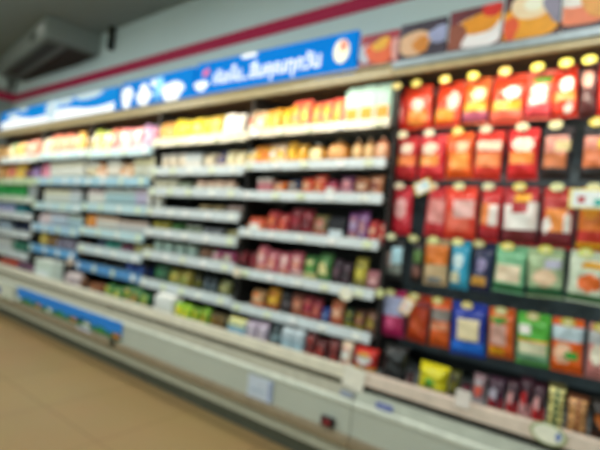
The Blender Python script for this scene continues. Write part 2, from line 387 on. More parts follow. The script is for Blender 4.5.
R['B', 4] = [(149, 166, 2, 'bag', .075, 'olive yellow', '#8c861c', '#c0b028', '#b09820'), (166, 179, 1, 'bag', .075, 'dark green', '#2c6a20', '#4c8c28', '#204c18'), (181, 200, 2, 'cup', .06, 'white and green', '#b4bca8', '#dfe4da', '#7c8c6c'), (200, 222, 2, 'tray', .06, 'charcoal grey', '#3a3c40', '#787a80', '#909498'), (223, 241, 1, 'tray', .06, 'dull olive', '#585838', '#98905c', '#8c8858')]
R['B', 5] = [(148, 194, 4, 'cup', .09, 'pale mint', '#9cb8ac', '#b8ccc4', '#a8c0b8'), (195, 208, 1, 'bag', .09, 'brown', '#6a3c28', '#8c583c', '#7c7058'), (208, 232, 2, 'bag', .095, 'magenta', '#a8386c', '#e094b4', '#c8d0b0'), (232, 243, 1, 'bag', .10, 'blood red', '#840c20', '#9c1028', '#6c0c1c')]
R['B', 6] = [(148, 164, 1, 'bag', .13, 'deep green', '#155030', '#2c7c4c', '#1c4c34'), (164, 187, 2, 'bag', .13, 'mustard green', '#94862c', '#c8b048', '#8ca040'), (189, 198, 1, 'bottle', .12, 'dark olive', '#3c3c18', '#5c5c28', '#74741c'), (199, 213, 2, 'bottle', .11, 'dark slate', '#38444c', '#54646c', '#687880'), (214, 227, 1, 'bag', .11, 'pale olive', '#84844c', '#b0ac6c', '#707044')]
R['B', 9] = [(151, 170, 1, 'carton', .165, 'plain white', '#e8e8e4', '#f0f0ec', '#e0e0d8'), (171, 187, 2, 'bag', .13, 'yellow and lime', '#8cc01c', '#fbe014', '#d8d020'), (188, 206, 2, 'bag', .12, 'lime green', '#6c9c1c', '#c4c81c', '#b8a018'), (207, 223, 2, 'bag', .12, 'brown gold', '#54441c', '#a0781c', '#7c5418')]
R['C', -1] = [(83, 89, 1, 'bag', .15, 'amber', '#d89c30', '#e8c070', W), (89, 106, 3, 'bag', .18, 'white and lime', '#c4d844', '#fffff0', '#f4f4d0'), (106, 117, 2, 'bag', .17, 'pink and cream', '#ea7c60', '#f8e0d0', '#e87088'), (117, 137, 3, 'bag', .185, 'white and pink', '#ee8088', '#ffffff', '#f4e4e4'), (137, 154, 3, 'bag', .18, 'lilac and red', '#c090c4', '#e0707c', '#b8d0dc')]
R['C', 1] = [(84, 94, 2, 'cup', .13, 'white', W, '#f4f0e0', CR), (94, 104, 2, 'bag', .13, 'orange and white', '#ecb080', '#f0a050', W), (104, 117, 3, 'cup', .13, 'ivory', '#f0ece0', '#f4f4ec', '#e8e0d4'), (117, 130, 2, 'bag', .13, 'tan and white', '#e0b080', '#d8985c', '#f0ece0'), (130, 153, 4, 'cup', .14, 'cream', '#ece4b8', '#f8f0cc', '#e0e0d0')]
R['C', 2] = [(84, 101, 4, 'cup', .11, 'pinkish white', '#e4d8d8', '#e8ccd0', W), (101, 131, 5, 'cup', .12, 'pale aqua', '#cfe0e0', '#eef0ee', '#b4d4dc'), (131, 144, 2, 'cup', .125, 'lavender', '#d8cce0', '#ece0ec', '#c8c0dc'), (144, 158, 2, 'cup', .10, 'cream and yellow', '#e4dcbc', '#d8cc70', W)]
R['C', 3] = [(83, 92, 2, 'bag', .115, 'bright orange', '#e88c28', '#f0a840', '#e89840'), (92, 113, 4, 'cup', .10, 'peach', '#ecc8ac', '#f0d8c4', '#e4e0d8'), (113, 145, 5, 'cup', .085, 'pinkish beige', '#dcc0b0', '#e8d0c0', '#d8d8d8')]
R['C', 4] = [(93, 103, 1, 'bag', .07, 'navy', '#1c3050', '#2c4870', '#18304c'), (103, 118, 2, 'bag', .07, 'teal green', '#189080', '#28b0a0', '#146858'), (118, 131, 2, 'bag', .065, 'dark red', '#6c2c3c', '#94404c', '#70507c'), (132, 150, 3, 'cup', .065, 'olive cream', '#a8a060', '#d0c890', '#c0bc80')]
R['C', 5] = [(122, 146, 2, 'bag', .07, 'navy blue', '#17307c', '#1c4094', '#1850a0')]
R['C', 9] = [(84, 99, 2, 'bag', .09, 'orange brown', '#7c4018', '#b07020', '#845018'), (100, 119, 2, 'bag', .12, 'green and yellow', '#387838', '#98b848', '#c8c040'), (120, 146, 3, 'bag', .13, 'green red cornered', '#2c6c38', '#a0b43c', '#b88838')]
R['D', -1] = [(38, 48, 2, 'bag', .17, 'white and cream', '#ece4c8', W, '#e8dcb8'), (48, 74, 6, 'bag', .17, 'peach pink', '#e88060', '#f0b088', '#ecc0a0'), (74, 81, 2, 'bag', .17, 'butter yellow', '#ecb838', '#f0d890', '#e8d498')]
R['D', 1] = [(39, 46, 2, 'bag', .14, 'magenta pink', '#dc6c90', '#ec94ac', '#e4a8bc'), (46, 81, 8, 'cup', .14, 'cream white', '#f0ecd8', '#f4f0dc', '#e8e8e0')]
R['D', 2] = [(40, 66, 6, 'cup', .12, 'creamy white', '#ece8cc', '#f0ecd0', '#e0e4dc'), (66, 78, 3, 'cup', .12, 'pale blue', '#d8dce0', '#e0e0e4', '#d0dce0')]
R['D', 3] = [(36, 48, 3, 'bag', .12, 'pinkish white', '#e4ccd0', '#ecdcdc', '#d8ccd4'), (48, 64, 4, 'cup', .12, 'pale lilac', '#d4d0e0', '#e0dce8', '#c0d0e0'), (65, 80, 3, 'cup', .11, 'pale mint', '#c0d4cc', '#dce4dc', '#b4d0dc')]
R['D', 4] = [(36, 42, 1, 'bag', .13, 'yellow', '#d8bc48', '#ecd468', '#c8b460'), (42, 53, 2, 'bag', .12, 'brown yellow', '#846028', '#b89040', '#6c4c28'), (53, 72, 4, 'bag', .11, 'grey lilac', '#70687c', '#9c94a8', '#847c94'), (73, 81, 1, 'bag', .10, 'rusty orange', '#b06040', '#d88c68', '#94503c')]
R['D', 9] = [(60, 76, 2, 'bag', .13, 'white and rose', '#c8b8b8', '#ecd8d4', '#a08c94'), (77, 82, 1, 'bag', .11, 'dark brown', '#6c4428', '#8c5828', '#583420')]
R['E', -1] = [(-8, 5, 2, 'bag', .17, 'apricot', '#e8b468', '#f0cc88', '#ecc088'), (5, 12, 1, 'bag', .17, 'white and green', '#88a870', '#f4f4e4', '#e8e4c0'), (13, 20, 1, 'bag', .17, 'yellow orange', '#ecb044', '#f0c870', '#f0c890'), (20, 33, 2, 'bag', .17, 'coral pink', '#ec9880', '#e86c68', '#f0c8b4')]
R['E', 0] = [(-8, 4, 1, 'bag', .17, 'orange', '#f0a850', '#f4c888', '#e89858'), (4, 12, 1, 'bag', .17, 'salmon', '#e08470', '#e86870', '#f0a870'), (12, 22, 2, 'bag', .18, 'bright yellow', '#f0b830', '#f4c840', '#e8d070'), (22, 29, 1, 'bag', .13, 'dark purple', '#5c2c50', '#7c4870', '#482040'), (29, 36, 1, 'bag', .13, 'violet', '#a87cc0', '#c0a0d4', '#9070b0')]
R['E', 1] = [(-8, 24, 4, 'carton', .13, 'bright green', '#20a048', '#18b048', '#30a850'), (25, 35, 2, 'cup', .12, 'pale grey', '#c0c8c8', '#d8dcdc', '#b0b8bc')]
R['E', 2] = [(-6, 14, 3, 'carton', .10, 'lavender blue', '#9ca8d0', '#8898c8', '#c8b8dc'), (15, 25, 1, 'carton', .10, 'dark teal', '#1c6c78', '#186070', '#2c8c94')]
R['E', 3] = [(-6, 8, 2, 'cup', .08, 'light blue', '#b8c8d8', '#c4d4e0', '#b0c4d8'), (9, 24, 2, 'bag', .07, 'midnight blue', '#182850', '#283c64', '#141c34'), (25, 34, 1, 'cup', .08, 'cream', '#d8d0b8', '#e4dcc4', '#c8c0a8')]
R['E', 4] = [(-6, 9, 2, 'carton', .12, 'white', '#d0d0cc', '#dcdcd8', '#c4c8cc'), (9, 23, 2, 'bag', .12, 'emerald green', '#1c6c54', '#289070', '#3c8468'), (24, 34, 1, 'cup', .11, 'cream', '#b8b08c', '#d0c8a0', '#a89c78')]
R['E', 9] = [(-6, 13, 2, 'bag', .10, 'red orange', '#a83c24', '#d87040', '#8c3020'), (13, 33, 3, 'bag', .10, 'plum', '#5c3450', '#7c5474', '#4c2844')]
MIDX = {'A': 315, 'B': 200, 'C': 118, 'D': 60, 'E': 15}
for (b, k), ent in R.items():
    if not ent: continue
    zs = SH[b]
    if b == 'E' and k >= 0: pass
    if k == 9: z = DECK; nm = 'bottom deck'; Y = .20
    elif k == -1: z = zs[0]-.02; nm = 'top shelf'; Y = P
    else:
        kk = k if b != 'E' else k+1
        z = zs[kk]-.02; nm = SHN[kk]; Y = P
    above = 2.05 if k == -1 else (zs[-1] if k == 9 else zs[kk-1])-.04
    room = (above-z)-.014; f = 1.10 if b in 'AB' else 1.32
    if k == 9: room = (zs[-1]-rail_h[b]-z); f = 1.12
    if k == -1: room = .26
    ent = [q[:4]+(round(min(q[4]*f, max(room, q[4]*.8)), 3),)+q[5:] for q in ent]
    # sight line height of this row at the middle of the bay
    best = min(range(60, 420), key=lambda py: abs(along(MIDX[b], py, Y)[1]-(z+.05)))
    fill_row(BN[b], nm, best, z, Y, ent)

# ------------------------------------------------------------------ refrigerated cases
panel_m = mat('#b4bab0', .42, 0, .2, var=.03, scale=4)
cream_m = mat('#ddd8c6', .45, 0, .2, var=.03)
def case(x0, x1, name_label, lip_col, gap_col, back_col, grille):
    t = empty('refrigerated_case', ((x0+x1)/2, 0, 0)); tag(t, name_label, 'refrigerated case', 'refrigerated cases along the wall')
    hw = (x1-x0)/2
    a, b = -hw+.003, hw-.003
    box('kick_plate', mat('#565a4e', .6), t, a, b, .065, .10, 0, .105)
    box('foot_rail', mat('#a9aa9a', .45), t, a, b, .005, .07, .105, .165, bev=.004)
    prof_obj('bumper', mat('#8f8068', .6), t, [(.01, .165), (.06, .165), (.06, .232), (-.012, .232), (-.02, .22), (-.02, .185), (-.012, .17)], a, b)
    prof_obj('front_panel', panel_m, t, [(-.008, .232), (.05, .232), (.05, .372), (-.008, .372)], a, b)
    prof_obj('nosing_highlight', mat('#d3d8cd', .35, 0, .3), t, [(-.016, .372), (.05, .372), (.05, .396), (-.006, .396), (-.014, .39)], a, b)  # panel edge, its highlight put into the paler colour
    prof_obj('ledge', mat(gap_col[0], .5), t, [(-.002, .396), (.08, .396), (.08, .44), (.02, .44)], a, b)
    box('slot_shade', mat(gap_col[1], .7), t, a, b, .045, .07, .435, .475)  # shade in the gap under the lip, put into this strip's colour
    prof_obj('lip', mat(lip_col, .45, 0, .2), t, [(.025, .472), (.04, .468), (.075, .468), (.08, .525), (.05, .53), (.03, .525)], a, b, bev=.002)
    box('deck', mat('#7c8284', .5), t, a, b, .08, .80, DECK-.02, DECK)
    box('base_tub', mat('#6c7070', .6), t, a, b, .09, .80, .10, DECK-.03)
    box('back_panel', mat(back_col, .55), t, a, b, .78, .84, DECK, 2.085)
    box('roof', mat('#6a5138', .6), t, a, b, .128, .84, 2.085, 2.11)
    prof_obj('canopy_lip', mat('#dcc493', .45, 0, .2), t, [(.10, 1.985), (.115, 1.980), (.125, 1.985), (.13, 2.048), (.105, 2.048)], a, b)
    box('fascia', mat('#aab4ba' if not grille else '#b8a888', .35, .3 if not grille else 0), t, a, b, .088, .105, 2.014 if not grille else 2.034, 2.048, bev=.003)
    if grille:
        bm = bmesh.new()
        n = int((b-a)/.06)
        for i in range(n): add_box(bm, a+.01+i*.06, a+.05+i*.06, .70, .705, DECK+.02, DECK+.10)
        new_obj('air_grille', finish(bm, 'air_grille', mat('#262a2c', .6)), t)
    return t
F1 = .25; XJ = -1.045
LP = '#dcd6c4'
cF = case(XJ, F1, 'white refrigerated case with hooks and dark back board at the right', '#d8c6b8', ('#a9ada0', '#2a2622'), '#2a3238', False)
cA = case(XC, XJ, 'white refrigerated case with two shelf bays under the lettered blue sign', LP, ('#a5a190', '#6a6454'), '#101418', True)
cC = case(XF_-.35, XC, 'white refrigerated case holding the three farthest shelf bays', LP, ('#a5a190', '#8c8674'), '#12181c', True)
for tcase, xs in ((cF, [F1-.02]), (cA, [XA+.012, XB, XC+.012]), (cC, [XD, XE, XF_])):
    for x in xs:
        dx = x-tcase.location.x
        box('divider', mat('#22201f', .5), tcase, dx-.008, dx+.008, .34, .779, DECK+.001, 2.084)
# hook board of the right-hand case
box('hook_board', mat('#54626a', .6), cF, XA+.022-cF.location.x, F1-.03-cF.location.x, .60, .62, .56, 2.07)

# lamps of the cases: tubes behind the canopy lip
tube_m = mat('#fff3dc', .4, emit=6)
n = 0
for x0, x1, nm in ((XJ+.05, F1-.05, 'over the hanging packs'), (XB+.05, XA-.05, 'over the first bay from the hooks'), (XC+.05, XB-.05, 'over the second bay from the hooks'),
               (XD+.05, XC-.05, 'over the third bay from the hooks'), (XE+.05, XD-.05, 'over the fourth bay from the hooks'), (XF_+.05, XE-.05, 'over the fifth bay from the hooks')):
    cx = (x0+x1)/2; hw = (x1-x0)/2
    t = empty('tube_lamp', (cx, .152, 2.085)); tag(t, 'slim fluorescent tube lamp under the canopy '+nm, 'lamp', 'tube lamps under the canopy')
    bm = bmesh.new(); add_box(bm, -hw, hw, -.018, .018, -.02, 0, bev=.003); new_obj('fitting', finish(bm, 'fitting', mat('#d8d8d4', .5)), t)
    bm = bmesh.new(); tube(bm, [(-hw+.01, 0, -.034), (hw-.01, 0, -.034)], .011, 12); new_obj('tube', finish(bm, 'tube', tube_m, True), t)
    L = bpy.data.lights.new('case_light', 'AREA'); L.shape = 'RECTANGLE'; L.size = 2*hw; L.size_y = .03; L.energy = 7.2*hw; L.color = (1, .93, .80)
    lo = bpy.data.objects.new('case_light', L); COL.objects.link(lo); lo.location = (cx, .155, 2.036)
    lo.rotation_euler = (math.radians(26), 0, 0)

# ------------------------------------------------------------------ hanging packs on hooks
ROWZ = [2.008, 1.735, 1.458, 1.182, .882]
RN = ['top', 'second', 'third', 'fourth', 'bottom']
HP = .40
def e(cu, cv, ru, rv, k): return ('e', cu, cv, ru*(.82 if k == 1 else 1), rv*(.85 if k == 1 else 1), k)
def r(u0, u1, v0, v1, k): return ('r', u0, u1, v0, v1, k)
# (px0, px1, row, height, look, colours, patches, label)
H = [
 [(396, 407, .215, 'red and white striped', (RD, W, '#f0a080'), (e(.5, .5, .22, .4, 1),), None),
  (407, 434, .215, 'red orange white centred', ('#e03c14', '#fff4e8', '#f09038'), (e(.5, .3, .36, .24, 2), e(.52, .62, .26, .2, 1)), None),
  (435, 462, .215, 'orange red pink topped', ('#e8441c', '#f4c0b4', '#f6961c'), (r(.1, .8, .12, .45, 2), e(.7, .62, .28, .3, 1)), None),
  (463, 489, .21, 'yellow and orange mauve bottomed', ('#ee6c1c', '#fff0b8', '#b85878'), (r(0, 1, 0, .25, 2), r(.1, .95, .27, .52, 3), e(.62, .72, .3, .22, 1)), None),
  (490, 524, .22, 'orange yellow banded', ('#e8441c', '#ffffff', '#ec6a54'), (r(0, 1, 0, .25, 2), r(.05, .9, .27, .52, 3), e(.62, .68, .28, .18, 1)), None),
  (525, 552, .21, 'pink green topped', ('#e8705c', '#f8f4e8', '#e04a54'), (r(0, 1, 0, .32, 2), r(.2, .8, .32, .55, 5), e(.5, .66, .38, .14, 1), r(.3, .95, .82, 1, 4)), None),
  (553, 579, .21, 'scarlet white topped', ('#e0381c', '#fffbf0', '#f0902c'), (r(.05, .95, .35, .58, 2), e(.6, .72, .34, .2, 1), e(.65, .15, .22, .12, 1)), None),
  (580, 597, .22, 'brown pink topped', ('#542024', '#f0b8a8', '#8c4838'), (e(.35, .8, .4, .25, 1),), None),
  (598, 622, .21, 'plain red', ('#dc2c1c', '#f0a060', '#f0b880'), (e(.5, .6, .3, .2, 1),), None)],
 [(396, 417, .215, 'red cream topped', ('#c81e28', '#f0d8c0', '#f08444'), (r(.1, .9, .35, .62, 2), e(.5, .8, .38, .17, 1)), None),
  (419, 446, .22, 'scarlet cream topped', ('#d4202c', '#f4e0c8', '#f0983c'), (r(.1, .75, .35, .6, 2), e(.42, .78, .38, .18, 1)), None),
  (447, 474, .215, 'bright orange', ('#f05c10', '#ffecc0', '#f8a044'), (r(.2, .85, .2, .6, 2), e(.62, .78, .28, .15, 1)), None),
  (474, 502, .22, 'red pale bannered', ('#dc3020', '#f4dcc0', '#f08c50'), (r(.1, .9, .3, .6, 2), r(.1, .9, .66, .9, 1)), None),
  (508, 539, .22, 'red big cream spotted', ('#d81c20', '#fff0d8', '#f0903c'), (r(.1, .85, .32, .62, 2), e(.5, .78, .4, .2, 1)), None),
  (541, 571, .22, 'black salmon windowed', ('#241c22', '#d88c7c', '#c47040'), (r(.1, .88, .55, .92, 1), r(.1, .88, .22, .55, 2)), (.45, .95, .6, .82, '#ecd8a0')),
  (580, 612, .22, 'black brown windowed', ('#1c1a20', '#cc6c38', '#e08c78'), (r(.1, .95, .2, .9, 1), r(.1, .95, .6, .9, 2)), (.55, .95, .62, .82, YL))],
 [(393, 413, .245, 'red pale pink centred', ('#cc1c34', '#e8a8a8', '#e88878'), (e(.5, .6, .36, .3, 1),), None),
  (425, 446, .24, 'rose red', ('#cc2c38', '#e0908c', '#dc6058'), (r(.15, .9, .3, .85, 1),), None),
  (446, 478, .245, 'red orange pink windowed', ('#e43c24', '#f0bcb8', '#ec6850'), (r(.1, .8, .15, .6, 2), r(.3, .9, .42, .85, 1)), None),
  (480, 501, .245, 'red orange two tone', ('#cc2024', '#f08c48', '#a81428'), (r(0, 1, 0, .22, 2), r(.1, .8, .35, .75, 1)), (.5, .92, .3, .75, '#f0e4e0')),
  (503, 540, .25, 'maroon white sided', ('#b01c28', '#f0e8e4', '#6c1020'), (r(0, 1, 0, .25, 2), r(.05, .3, .3, .8, 1), r(.72, .97, .28, .85, 1), r(.32, .7, .3, .6, 5), r(.35, .8, .85, .98, 3)), None),
  (541, 575, .25, 'maroon orange centred', ('#b42420', '#f0903c', '#741024'), (r(0, 1, 0, .25, 2), r(.15, .8, .3, .7, 1), e(.2, .4, .13, .16, 5), e(.82, .45, .13, .2, 5)), None),
  (578, 610, .25, 'amber red bottomed', ('#d87014', '#f0a018', '#c42c20'), (r(0, 1, .12, .35, 2), r(0, 1, 0, .1, 3), e(.4, .7, .3, .2, 1)), None)],
 [(384, 405, .215, 'black pale blue labelled', ('#1c2024', '#c0a8a4', '#7c8480'), (r(.2, .9, .1, .4, 2), e(.35, .5, .2, .25, 1)), (.45, .95, .4, .85, '#b4dcec')),
  (411, 422, .215, 'black green topped', ('#241e1c', '#547838', '#7c5048'), (r(.2, .9, .5, .85, 1), r(.2, .9, .1, .4, 2)), None),
  (424, 449, .215, 'orange topped tan', ('#c4a880', '#dc7414', '#8c98a0'), (r(0, 1, .5, 1, 1), r(.2, .8, 0, .15, 2)), None),
  (451, 470, .215, 'sky blue white centred', ('#2ca4cc', '#d8eef4', '#e0dcbc'), (e(.45, .65, .35, .22, 1), r(.1, .6, .1, .4, 2)), None),
  (471, 492, .215, 'navy gold bottomed', ('#1c2450', '#988cb8', '#d0983c'), (e(.5, .6, .3, .2, 1), r(.1, .8, .1, .35, 2)), None),
  (494, 526, .20, 'mint green cream centred', ('#7cc094', '#e8d4b8', '#1c6c40'), (r(0, 1, 0, .18, 2), r(.1, .85, .2, .65, 1)), None),
  (529, 566, .20, 'pale green peach centred', ('#a4bc94', '#ecccac', '#206440'), (r(0, 1, 0, .22, 2), e(.5, .45, .42, .24, 1)), (.5, .95, .68, .9, '#c0c0d8')),
  (568, 606, .20, 'white orange filled', ('#d0dcc8', '#e86c28', '#2c6c3c'), (r(0, 1, 0, .15, 2), e(.6, .45, .4, .24, 1), e(.65, .85, .3, .1, 3)), None)],
 [(381, 404, .225, 'lilac topped magenta', ('#b41c5c', '#a8b0d8', '#e05c90'), (r(0, 1, .5, 1, 1), e(.4, .3, .2, .15, 2)), None),
  (406, 427, .225, 'rusty red orange', ('#b43810', '#c84c14', '#841c1c'), (r(0, 1, .85, 1, 2), e(.5, .4, .35, .3, 1)), None),
  (430, 450, .225, 'orange grey topped', ('#dc5c1c', '#8c8480', '#e89874'), (r(0, 1, .6, .9, 1), r(.1, .9, .4, .55, 2)), None),
  (452, 487, .235, 'royal blue cream labelled', ('#1434a8', '#1c70e0', '#183c9c'), (r(0, 1, 0, .3, 1),), (.18, .82, .3, .78, '#ecdcb4')),
  (490, 516, .21, 'orange rose windowed', ('#e0641c', '#cc9c90', '#f0a81c'), (r(.05, .65, .02, .2, 2), r(.1, .7, .28, .78, 1), e(.4, .88, .35, .08, 4)), None),
  (518, 552, .21, 'green and yellow white windowed', ('#54b43c', '#dcd8b8', '#7cb088'), (r(0, 1, 0, .22, 2), r(.05, .9, .25, .5, 1), r(0, 1, .5, .58, 3), r(.1, .4, .64, .9, 5)), None),
  (553, 586, .21, 'orange white topped', ('#f06414', '#b8ccd8', '#f0c0a0'), (r(0, 1, .66, 1, 1), e(.4, .38, .3, .24, 2), e(.66, .36, .2, .1, 4)), None),
  (588, 616, .21, 'rose grey topped', ('#d08480', '#b0b4b8', '#ece4d0'), (r(0, 1, .75, 1, 1), e(.4, .5, .25, .22, 2)), None)],
]
EXTRA = ['#f6b01c', '#2c9c2c', '#f0ece8']       # indices 3, 4, 5
TAGPX = [[401, 419.5, 449, 476, 506, 536, 571], [409, 429, 457, 485, 520, 556, 597], [402, 436, 458, 489, 519, 554, 595], [394, 416, 429.5, 457, 481, 503, 539, 585], [384, 416, 437, 463, 493, 530, 564, 597]]
TAGC = [['#e4d878', '#f4e86c', '#f4dc60', '#fbea50', '#f0d468', '#fbe858', '#fdf05c', '#f8ec60', '#f4e06c'],
        ['#e8dcb8', '#f0ecd0', '#f8dc60', '#ecd8b8', '#f0e8c0', '#f0e8b0', '#f8d858'],
        ['#e0c8b0', '#e8d0b8', '#f4ecb0', '#e8e0b8', '#fce070', '#e8ecb0', '#ece8b0'],
        ['#c8c8a0', '#c0c080', '#dce08c', '#f0ec98', '#b8b070', '#f4e46c', '#e0dc60', '#d8e070'],
        ['#b4b870', '#ccc47c', '#c8bc64', '#dcc870', '#ccc888', '#c0b878', '#c8c058', '#c8b848']]
rowpy = [100, 160, 212, 265, 332]
for k, row in enumerate(H):
    z = ROWZ[k]; cnt = len(row)
    for i, (p0, p1, h, look, cols, pats, lab) in enumerate(row):
        xa = along(p0, rowpy[k]+ (p0-450)*-.02, HP)[0]; xb = along(p1, rowpy[k], HP)[0]
        w = round(xb-xa, 3); d = .048
        cc = tuple(cols)+tuple(EXTRA)
        hang_z = z-.011; base = hang_z-h
        cx = (xa+xb)/2
        parts = bag_meshes(w, round(h, 3), d, cc, pats, lab, i % 3, True)
        pk = place(parts, 'hung', (cx, HP, base), random.uniform(-.12, .12), random.uniform(-.04, .02), f'{look} hanging pack in {RN[k]} hook row', f'packs in the {RN[k]} hook row')
        pk.rotation_euler.y = random.uniform(-.05, .05)
        t = empty('display_hook', (cx, F1-.0, z)); t.location = (cx, .60, z)
        tag(t, f'metal display hook with price tag above the {look} pack, {RN[k]} row', 'hook', f'hooks in the {RN[k]} row')
        bm = bmesh.new(); tube(bm, [(0, 0, 0), (0, -.22, 0), (0, -.255, .002), (0, -.265, .012)], .003); new_obj('rod', finish(bm, 'rod', mat('#9a9c9c', .35, .8), True), t)
        bm = bmesh.new(); add_box(bm, -.018, .018, -.006, 0, -.012, .02, bev=.002); new_obj('back_plate', finish(bm, 'back_plate', mat('#70767a', .4, .6)), t)
        tc = TAGC[k][min(i, len(TAGC[k])-1)]
        o = flat('price_tag', mat(tc, .4, 0, .2), t, ell(0, .006, .028, .019, 16), -.272, -.268); flat('price_print', mat('#efe8c0', .5), o, ell(.002, .004, .013, .008, 12), -.2735, -.2722)

# standing packs on the deck of the hook case
DP = .20
ROLLS = tuple([('r', 0, 1, 0, 1, 0)]+[('e', .26, .1+.16*q, .26, .055, 2) for q in range(6)]+[('e', .82, .1+.16*q, .18, .055, 2) for q in range(6)]+[('r', .48, .62, .05, .95, 1)])
STREAK = (('r', 0, 1, 0, .45, 1), ('e', .4, .55, .3, .16, 2), ('r', .55, .75, .2, .6, 0), ('r', 0, 1, .78, 1, 0))
fr = [(376, 402, 1, 'bag', .21, 'black', '#101216', '#16181c', '#14161a', (('r', 0, 1, 0, .1, 1),)), (403, 411, 1, 'bag', .09, 'dark maroon', '#3c1820', '#683038', '#2c1418'),
      (412, 445, 1, 'bag', .15, 'bright yellow green centred', '#dcd00c', '#4c9818', '#d0cc20', (('e', .5, .35, .18, .2, 1),)), (446, 458, 1, 'bag', .16, 'dark olive', '#4c4c10', '#6c6418', '#2c1c18'), (459, 469, 1, 'bag', .11, 'dark crimson', '#5c1028', '#84143c', '#6c1830'),
      (470, 484, 1, 'bag', .17, 'pale rose', '#8c7078', '#d85c48', '#b8b0b4'), (486, 504, 1, 'bag', .16, 'purple red', '#3c1430', '#98202c', '#b8b0c0', STREAK), (505, 546, 3, 'bag', .185, 'red white streaked', '#3c1428', '#c42024', '#e0a0a0', STREAK),
      (547, 566, 1, 'bag', .195, 'cream and green', '#5c5428', '#2c6440', '#e8dc8c', ROLLS), (567, 590, 1, 'bag', .185, 'orange and beige', '#6c3c20', '#a8602c', '#e8a868', ROLLS), (592, 622, 1, 'bag', .20, 'dark orange windowed', '#1c1410', '#b8601c', '#3c2014')]
fill_row('case with hooks', 'bottom deck', 385, DECK, DP, fr)

# ------------------------------------------------------------------ signs above the canopy
SY = .097
def sign(px0, px1, z0, z1, m, label, name='sign_board', cat='sign', th=.03, py=(90, 60)):
    x0 = along(px0, py[0], SY)[0]; x1 = along(px1, py[1], SY)[0]
    t = empty(name, ((x0+x1)/2, SY, z0)); tag(t, label, cat)
    hw = (x1-x0)/2; h = z1-z0
    box('panel', m, t, -hw, hw, 0, th, 0, h, bev=.002)
    return t, hw, h
blue = mat('#0074cc', .7, emit=.5, var=.05, scale=3, spec=.1)
wht = mat('#f4f6fa', .6, emit=.65, var=.02, spec=.1)
SZ0, SZ1 = 2.04, 2.268
s1, hw, h = sign(195, 355, SZ0, SZ1, blue, 'long blue sign board with white lettering above the shelves')
s1.rotation_euler = (0, math.radians(.9), 0)
def text(s, parent, x, z, size, m, name='lettering', y=-.005):
    c = bpy.data.curves.new(name, 'FONT'); c.body = s; c.size = size; c.extrude = .0015; c.align_x = 'CENTER'; c.offset = size*.022
    o = bpy.data.objects.new(name+'_curve', c); COL.objects.link(o)
    dg = bpy.context.evaluated_depsgraph_get(); me = bpy.data.meshes.new_from_object(o.evaluated_get(dg))
    bpy.data.objects.remove(o)
    me.materials.clear(); me.materials.append(m)
    xs = [v.co.x for v in me.vertices]
    p = new_obj(name, me, parent, (x, y, z), (PI/2, 0, 0))
    return p, (max(xs)-min(xs) if xs else 0)
tx, tw = text('เติมเต็ม...', s1, -hw*.46, h*.28, .122, wht)
tx.scale.x = min(1.6, hw*.50/tw)
tx, tw = text('อิ่มคุณทุกวัน', s1, hw*.24, h*.28, .122, wht)
tx.scale.x = min(1.8, hw*.84/tw)
flat('emblem', mat('#e85c8c', .4, emit=.4), s1, ell(-hw*.84, h*.68, .035, .022, rot=.6))
flat('cloud', wht, s1, ell(-hw*.90, h*.30, .07, .035, wob=.12))
flat('crest', wht, s1, ell(-hw*.22, h*.93, .075, .014))
e1 = flat('emblem', mat('#f4ecd0', .4, emit=.6), s1, ell(hw*.86, h*.56, .05, .065))
e2 = flat('emblem', mat('#ec8c70', .4, emit=.4), s1, ell(hw*.88, h*.68, .024, .030), -.007, -.0045)
s2, hw, h = sign(122, 195, SZ0, SZ1, mat('#0478cc', .7, emit=.5, var=.05, scale=3, spec=.1), 'short blue sign board with white product pictures beside the lettered sign')
for cx, cz, rx, rz in ((-.80, .45, .075, .09), (-.28, .33, .10, .06), (.50, .35, .13, .075), (.02, .75, .06, .03), (-.3, .6, .05, .05)):
    flat('picture', wht, s2, ell(cx*hw, cz*h, rx, rz, wob=.10), -.004-.0002*abs(cx), -.0005)
flat('splash', mat('#8cd4f0', .4, emit=.5), s2, ell(.14*hw, .58*h, .05, .085, wob=.15, rot=-.3), -.0055, -.0042)
s3, hw, h = sign(4, 121, 2.04, 2.255, mat('#0680d0', .7, emit=.5, var=.05, scale=3, spec=.1), 'farthest blue sign board with a white wave along its lower edge')
pts = [(-hw*.96, .006)]+[(hw*.97, .006)]+[(hw*(.97-1.93*i/30), h*(.40-.10*math.sin(i*.42)+.004*i-.10*(i > 26))) for i in range(31)]
flat('white_wave', wht, s3, pts)
for cx, cz, rx, rz in ((-.72, .72, .16, .03), (-.5, .9, .12, .02), (.05, .60, .13, .10), (.25, .86, .2, .03), (.62, .88, .25, .03)):
    flat('cloud', mat('#c8dce8', .4, emit=.45), s3, ell(cx*hw, cz*h, rx, rz, wob=.08), -.0052, -.0042)

# food pictures above the hanging packs: real flat posters on a board
def poster(px0, px1, z0, z1, bg, label, items):
    t, hw, h = sign(px0, px1, z0, z1, mat(bg, .45, emit=.12, scale=9, var=.3), label, 'food_poster', 'poster', .012, (45, 42))  # faint glow put into the colours of panel and pictures
    for k, (cx, cz, rx, rz, c, wob, rot) in enumerate(items):
        pts = [(min(max(px, -hw*.99), hw*.99), min(max(pz, .003), h-.003)) for px, pz in ell(cx*hw, cz*h, rx, rz, wob=wob, rot=rot)]
        flat('picture', mat(c, .45, emit=.1), t, pts, -.0015-.0012*(k+1), -.0005)
    return t
PZ0, PZ1 = 2.11, 2.25
poster(361, 399, 2.05, 2.215, '#a02438', 'red food poster with a fried dish beside the blue sign', [(-.7, .4, .04, .05, '#c8c8d8', .05, 0), (.12, .4, .09, .06, '#f0642c', .1, 0), (.1, .62, .05, .03, '#f0b02c', .1, .4), (.85, .4, .02, .06, '#e8a8a0', .1, 0)])
